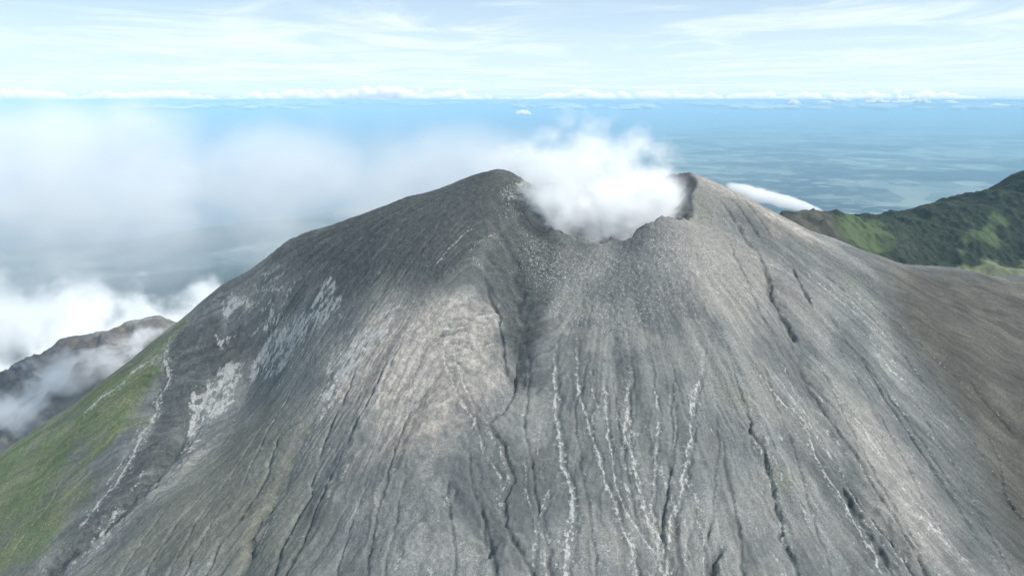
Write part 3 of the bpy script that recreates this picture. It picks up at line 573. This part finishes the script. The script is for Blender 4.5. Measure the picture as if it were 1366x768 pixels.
# ---------------------------------------------------------------- steam and smoke: closed bodies of drifting vapour
# stations: x, centre y, centre z, half width y, half height z, density
def interp_st(st, x, k): return np.interp(x, [s[0] for s in st], [s[k] for s in st])
def tube_mesh(name, st, pad, nseg=40, nring=28):
    """closed tapering body round the stations, a little larger than the vapour inside it"""
    x0, x1 = st[0][0], st[-1][0]; bm = bmesh.new(); rings = []
    for i in range(nseg+1):
        x = x0+(x1-x0)*(.5-.5*math.cos(math.pi*i/nseg)); e = math.sqrt(max(0, 1-(2*i/nseg-1)**8))
        cy, cz, ry, rz = [float(interp_st(st, x, k)) for k in (1, 2, 3, 4)]
        e = max(e, .05); rings.append([bm.verts.new((x, cy+ry*pad*e*math.cos(2*math.pi*j/nring), cz+rz*pad*e*math.sin(2*math.pi*j/nring))) for j in range(nring)])
    for a, b in zip(rings, rings[1:]):
        for j in range(nring): bm.faces.new((a[j], a[(j+1) % nring], b[(j+1) % nring], b[j]))
    bm.faces.new(list(reversed(rings[0]))); bm.faces.new(rings[-1])
    bmesh.ops.recalc_face_normals(bm, faces=bm.faces)
    me = D.meshes.new(name); bm.to_mesh(me); bm.free(); return me
def vapour_mat(name, st, dens, puff, amp, soft, color=(1, 1, 1), aniso=-.2, detail=5, endfade=.05, shear=0.0, rough=.6, zfade=None):
    m, T = mat(name)
    P = T.n('ShaderNodeNewGeometry').outputs['Position']; s = T.n('ShaderNodeSeparateXYZ', {0: P}).outputs
    x0, x1 = st[0][0], st[-1][0]
    tx = T.n('ShaderNodeMapRange', {0: s[0], 1: x0, 2: x1, 3: 0.0, 4: 1.0}).outputs[0]
    def curve(k):
        v = [q[k] for q in st]; lo, hi = min(v), max(v)
        if hi-lo < 1e-6: hi = lo+1
        nd = T.n('ShaderNodeFloatCurve', {1: tx}); cv = nd.mapping.curves[0]
        for i, q in enumerate(st):
            px = (q[0]-x0)/(x1-x0); py = (q[k]-lo)/(hi-lo)
            if i == 0: cv.points[0].location = (px, py)
            elif i == len(st)-1: cv.points[len(cv.points)-1].location = (px, py)
            else: cv.points.new(px, py)
        for pnt in cv.points: pnt.handle_type = 'AUTO_CLAMPED'
        nd.mapping.update()
        return T.m('MULTIPLY_ADD', nd.outputs[0], hi-lo, lo)
    ey = T.m('DIVIDE', T.m('SUBTRACT', s[1], curve(1)), curve(3))
    ez = T.m('DIVIDE', T.m('SUBTRACT', s[2], curve(2)), curve(4))
    d2 = T.m('ADD', T.m('MULTIPLY', ey, ey), T.m('MULTIPLY', ez, ez))
    Pn = T.scale(P, 1, 1, 1.25, (0, 0, 0))
    if shear: Pn = T.n('ShaderNodeMapping', {'Vector': P, 'Rotation': (0, shear, 0), 'Scale': (1, 1, 1.5)}).outputs[0]
    nz = T.noise(Pn, 1/puff, detail, rough, dist=.25)
    f = T.m('ADD', T.m('SUBTRACT', 1.0, d2), T.m('MULTIPLY', T.m('SUBTRACT', nz, .56), amp))
    body = T.ramp(f, 0.0, soft)
    ends = T.m('MULTIPLY', T.ramp(tx, 0.0, endfade), T.ramp(tx, 1.0, 1-endfade))
    dn = T.m('MULTIPLY', T.m('MULTIPLY', body, ends), T.m('MULTIPLY', curve(5), dens))
    if zfade: dn = T.m('MULTIPLY', dn, T.ramp(s[2], zfade[0], zfade[1], 1.0, zfade[2]))
    pv = T.n('ShaderNodeVolumePrincipled', {'Color': (*color, 1), 'Density': dn, 'Anisotropy': aniso})
    T.n('ShaderNodeOutputMaterial', {'Volume': pv.outputs[0]})
    m.cycles.volume_step_rate = 1.0
    return m
# white steam boiling out of the crater and leaning over its west rim
st1 = [(-70, 1040, 2425, 70, 44, .3), (-20, 1010, 2428, 80, 58, .5), (20, 945, 2408, 108, 92, .9), (80, 926, 2400, 122, 122, 1.1), (130, 918, 2398, 122, 130, 1), (180, 918, 2394, 112, 124, 1), (214, 916, 2384, 88, 96, .9), (250, 915, 2384, 46, 46, .6)]
me = tube_mesh('crater_steam', st1, 1.3); me.materials.append(vapour_mat('dense_steam', st1, .125, 44, 4.4, 1.3, (.985, .985, .982), detail=8, rough=.70, endfade=.16, zfade=(2385, 2445, .28)))
o = link(D.objects.new('crater_steam', me)); tag(o, 'thing', 'dense white steam cloud rising out of the open summit crater', 'steam plume')
# the thin part blown away to the west behind the peak
st2 = [(-1700, 1800, 2330, 320, 400, 1), (-1150, 1600, 2300, 290, 330, 1), (-850, 1480, 2310, 250, 270, 1), (-550, 1370, 2345, 210, 200, 1), (-300, 1270, 2385, 185, 155, 1.15), (-150, 1190, 2400, 165, 130, 1.3), (-30, 1110, 2415, 140, 105, 1.45), (60, 1050, 2425, 120, 88, 1.4), (170, 1000, 2430, 90, 66, .9)]
me = tube_mesh('drifting_smoke', st2, 1.3, 60); me.materials.append(vapour_mat('thin_smoke', st2, .0125, 190, 2.7, 1.9, (.91, .925, .94), endfade=.06, detail=6, rough=.6))
o = link(D.objects.new('drifting_smoke', me)); tag(o, 'stuff', 'thin pale smoke drifting away behind the dark peak', 'smoke')
# heaped cloud lying in the valley below the west flank, and rags of mist on the rocky ridge
st3 = [(-3900, 3300, 1420, 700, 230, 1), (-2900, 3200, 1430, 700, 270, 1), (-2300, 3050, 1480, 600, 240, 1), (-1900, 2950, 1500, 520, 220, .9), (-1500, 2850, 1560, 480, 200, 1), (-1150, 2750, 1600, 300, 150, .8)]
me = tube_mesh('valley_clouds', st3, 1.25, 50); me.materials.append(vapour_mat('heaped_cloud', st3, .012, 300, 6.5, 1.0, (.99, .99, .99), detail=7, rough=.62))
o = link(D.objects.new('valley_clouds', me)); tag(o, 'stuff', 'bright heaped clouds filling the valley below the grassy flank', 'clouds')
st4 = [(-1550, 1400, 1700, 200, 130, 1.4), (-1300, 1510, 1770, 200, 125, 1.2), (-1120, 1640, 1815, 180, 100, 1), (-980, 1750, 1850, 170, 95, 1), (-800, 1850, 1870, 120, 70, .6)]
me = tube_mesh('ridge_mist', st4, 1.3, 40); me.materials.append(vapour_mat('mist', st4, .03, 120, 5.5, 1.2, (.98, .98, .99)))
o = link(D.objects.new('ridge_mist', me)); tag(o, 'stuff', 'rags of white mist crossing the brown rocky ridge', 'mist')
st5 = [(1120, 3500, 2100, 150, 30, .8), (1250, 3500, 2068, 190, 42, 1), (1400, 3500, 2030, 190, 38, 1), (1580, 3500, 1985, 120, 22, .7)]
me = tube_mesh('cloud', st5, 1.3, 30); me.materials.append(vapour_mat('low_cloud', st5, .025, 90, 3.0, .7, (.99, .99, .99)))
o = link(D.objects.new('cloud', me)); tag(o, 'thing', 'long ragged white cloud just behind the right flank of the cone', 'cloud')

# ---------------------------------------------------------------- clouds
m_cl, T = mat('cloud_droplets'); m_bank, T2 = mat('bank_droplets')
for T_, dn in ((T, .02), (T2, .0016)):
    T_.n('ShaderNodeOutputMaterial', {'Volume': T_.n('ShaderNodeVolumePrincipled', {'Color': (.995, .995, .995, 1), 'Density': dn, 'Anisotropy': -.2}).outputs[0]})
def n3(v, s, sd):   # cheap 3-D noise from three planar slices
    return (gnoise(v[:, 0]/s, v[:, 1]/s, sd)+gnoise(v[:, 1]/s+7, v[:, 2]/s, sd+1)+gnoise(v[:, 2]/s+3, v[:, 0]/s+9, sd+2))/1.7
def unit_sphere(sub):
    bm = bmesh.new(); bmesh.ops.create_icosphere(bm, subdivisions=sub, radius=1)
    bm.verts.ensure_lookup_table(); v = np.array([q.co[:] for q in bm.verts]); f = np.array([[q.index for q in p.verts] for p in bm.faces]); bm.free(); return v, f
def blobs_mesh(name, items, sub):
    """items: (centre, radii); every lobe a copy of one sphere"""
    v, f = unit_sphere(sub); V = np.concatenate([v*np.array(r)+np.array(c) for c, r in items]); Fc = np.concatenate([f+i*len(v) for i in range(len(items))])
    me = D.meshes.new(name); me.vertices.add(len(V)); me.vertices.foreach_set('co', V.astype(np.float32).ravel())
    me.loops.add(Fc.size); me.loops.foreach_set('vertex_index', Fc.ravel().astype(np.int32))
    me.polygons.add(len(Fc)); me.polygons.foreach_set('loop_start', np.arange(0, Fc.size, 3, dtype=np.int32)); me.update(calc_edges=True)
    return me
def cumulus(name, loc, L, H, W, n, seed, material, sub=3):
    """one heaped cloud: a flat base and many lobes, highest near the middle"""
    rd = random.Random(seed); it = []
    for i in range(n):
        t = rd.uniform(-1, 1); r = H*rd.uniform(.28, .5)*(1-.45*abs(t))
        it.append(((t*L, rd.uniform(-1, 1)*W, rd.uniform(0, 1)*(H-r)*(1-.7*abs(t))), (r, r, r)))
    it.append(((0, 0, H*.22), (L*1.05, W, H*.26)))          # the low body that joins the lobes
    me = blobs_mesh(name, it, sub)
    co_ = np.empty(len(me.vertices)*3, np.float32); me.vertices.foreach_get('co', co_); co_ = co_.reshape(-1, 3)
    nn = np.empty(len(me.vertices)*3, np.float32); me.vertices.foreach_get('normal', nn); nn = nn.reshape(-1, 3)
    q = co_+seed*37.0
    dsp = n3(q, H*.35, 3)*.16+n3(q, H*.15, 6)*.08+n3(q, H*.06, 9)*.04
    co_ += nn*(dsp*H)[:, None]
    co_[:, 2] = np.where(co_[:, 2] < 0, co_[:, 2]*.15, co_[:, 2])
    me.vertices.foreach_set('co', co_.ravel())
    me.polygons.foreach_set('use_smooth', np.ones(len(me.polygons), bool)); me.materials.append(material)
    o = link(D.objects.new(name, me)); o.location = loc
    rm = o.modifiers.new('merge', 'REMESH'); rm.mode = 'VOXEL'; rm.voxel_size = max(H*.05, L*.012); rm.use_smooth_shade = True
    return o
# far bank along the horizon, beyond the air box
def far_bank():
    rd = random.Random(3); it = []
    for k in range(1900):
        x = rd.uniform(-135000, 150000)
        big = float(fbm(np.array([x/26000.]), np.array([.3]), 3, 4)[0])
        h = max(700, (2500 if x < -10000 else 1900)+1700*big+rd.gauss(0, 450))
        r = rd.uniform(.16, .42)*h; sx = rd.uniform(1.0, 2.2); q = rd.random()
        it.append(((x, 162000+rd.uniform(-1, 1)*20+r, 1500+q*(h+750-r)), (r*sx, r, r)))
    return blobs_mesh('bank', it, 2)
me = far_bank(); me.materials.append(m_bank)
o = link(D.objects.new('horizon_clouds', me)); rm = o.modifiers.new('merge', 'REMESH'); rm.mode = 'VOXEL'; rm.voxel_size = 260; rm.use_smooth_shade = True
tag(o, 'stuff', 'long white bank of heaped clouds along the sea horizon', 'clouds')

# separate small clouds floating over the sea
def sea_cloud(px_x, y, z, w, h, seed, label, group=None):
    o = cumulus('small_cloud', (px_x, y, z), w/2, h, w*.35, 26, seed, m_cl)
    tag(o, 'thing', label, 'cloud', group); return o
sea_cloud(400, 25000, 2040, 560, 210, 21, 'lone little white cloud over the open sea above the summit')
rowg = 'small clouds in a row over the far sea'
for k, (x, z, w, h, lab) in enumerate([
    (9960, 2400, 360, 190, 'small round white cloud alone at the left end of the row'),
    (11300, 2440, 420, 110, 'thin flat cloud second from the left in the row'),
    (12050, 2490, 620, 230, 'tallest white cloud of the row over the far sea'),
    (12900, 2440, 760, 200, 'long white cloud right of the tallest one in the row'),
    (14050, 2430, 560, 170, 'fourth largest cloud, midway along the right half of the row'),
    (14900, 2440, 700, 240, 'heaped cloud with two tops near the right end of the row'),
    (15500, 2420, 360, 160, 'small cloud touching the right side of the two-topped cloud'),
    (17600, 2330, 560, 130, 'low flat cloud apart at the right edge of the sea')]):
    sea_cloud(x, 25000+(k % 3)*500, z, w, h, 40+k, lab, rowg)

# long broken rows of low cloud far out over the sea, seen through the air
rd = random.Random(17); it = []
for k in range(1300):
    y = rd.uniform(62000, 135000); u = rd.uniform(-.66, .86)
    if float(fbm(np.array([u*7.0]), np.array([y/26000.]), 2, 44)[0]) < -.1: continue
    r = rd.uniform(.25, 1)*(420+(y-60000)*.006)
    for q in range(3):
        e = r*rd.uniform(.5, 1); it.append(((u*y+rd.uniform(-1.6, 1.6)*r, y+rd.uniform(-1, 1)*r, min(1800+(y-62000)*.012, 2250)+rd.uniform(0, .3)*r), (e*rd.uniform(1, 2.6), e, e*.62)))
me = blobs_mesh('low_sea_clouds', it, 2); me.materials.append(m_cl)
o = link(D.objects.new('low_sea_clouds', me)); rm = o.modifiers.new('merge', 'REMESH'); rm.mode = 'VOXEL'; rm.voxel_size = 120; rm.use_smooth_shade = True
tag(o, 'stuff', 'broken rows of low white cloud far out over the sea', 'clouds')


# ---------------------------------------------------------------- render settings
c_ = sc.cycles
c_.max_bounces = 10; c_.diffuse_bounces = 2; c_.glossy_bounces = 1; c_.transmission_bounces = 2; c_.transparent_max_bounces = 24
c_.volume_bounces = 8; c_.use_denoising = True; c_.sample_clamp_indirect = 8; c_.volume_max_steps = 256
sc.view_settings.view_transform = 'Standard'; sc.view_settings.look = 'None'; sc.view_settings.gamma = 1
sc.view_settings.exposure = 0.4
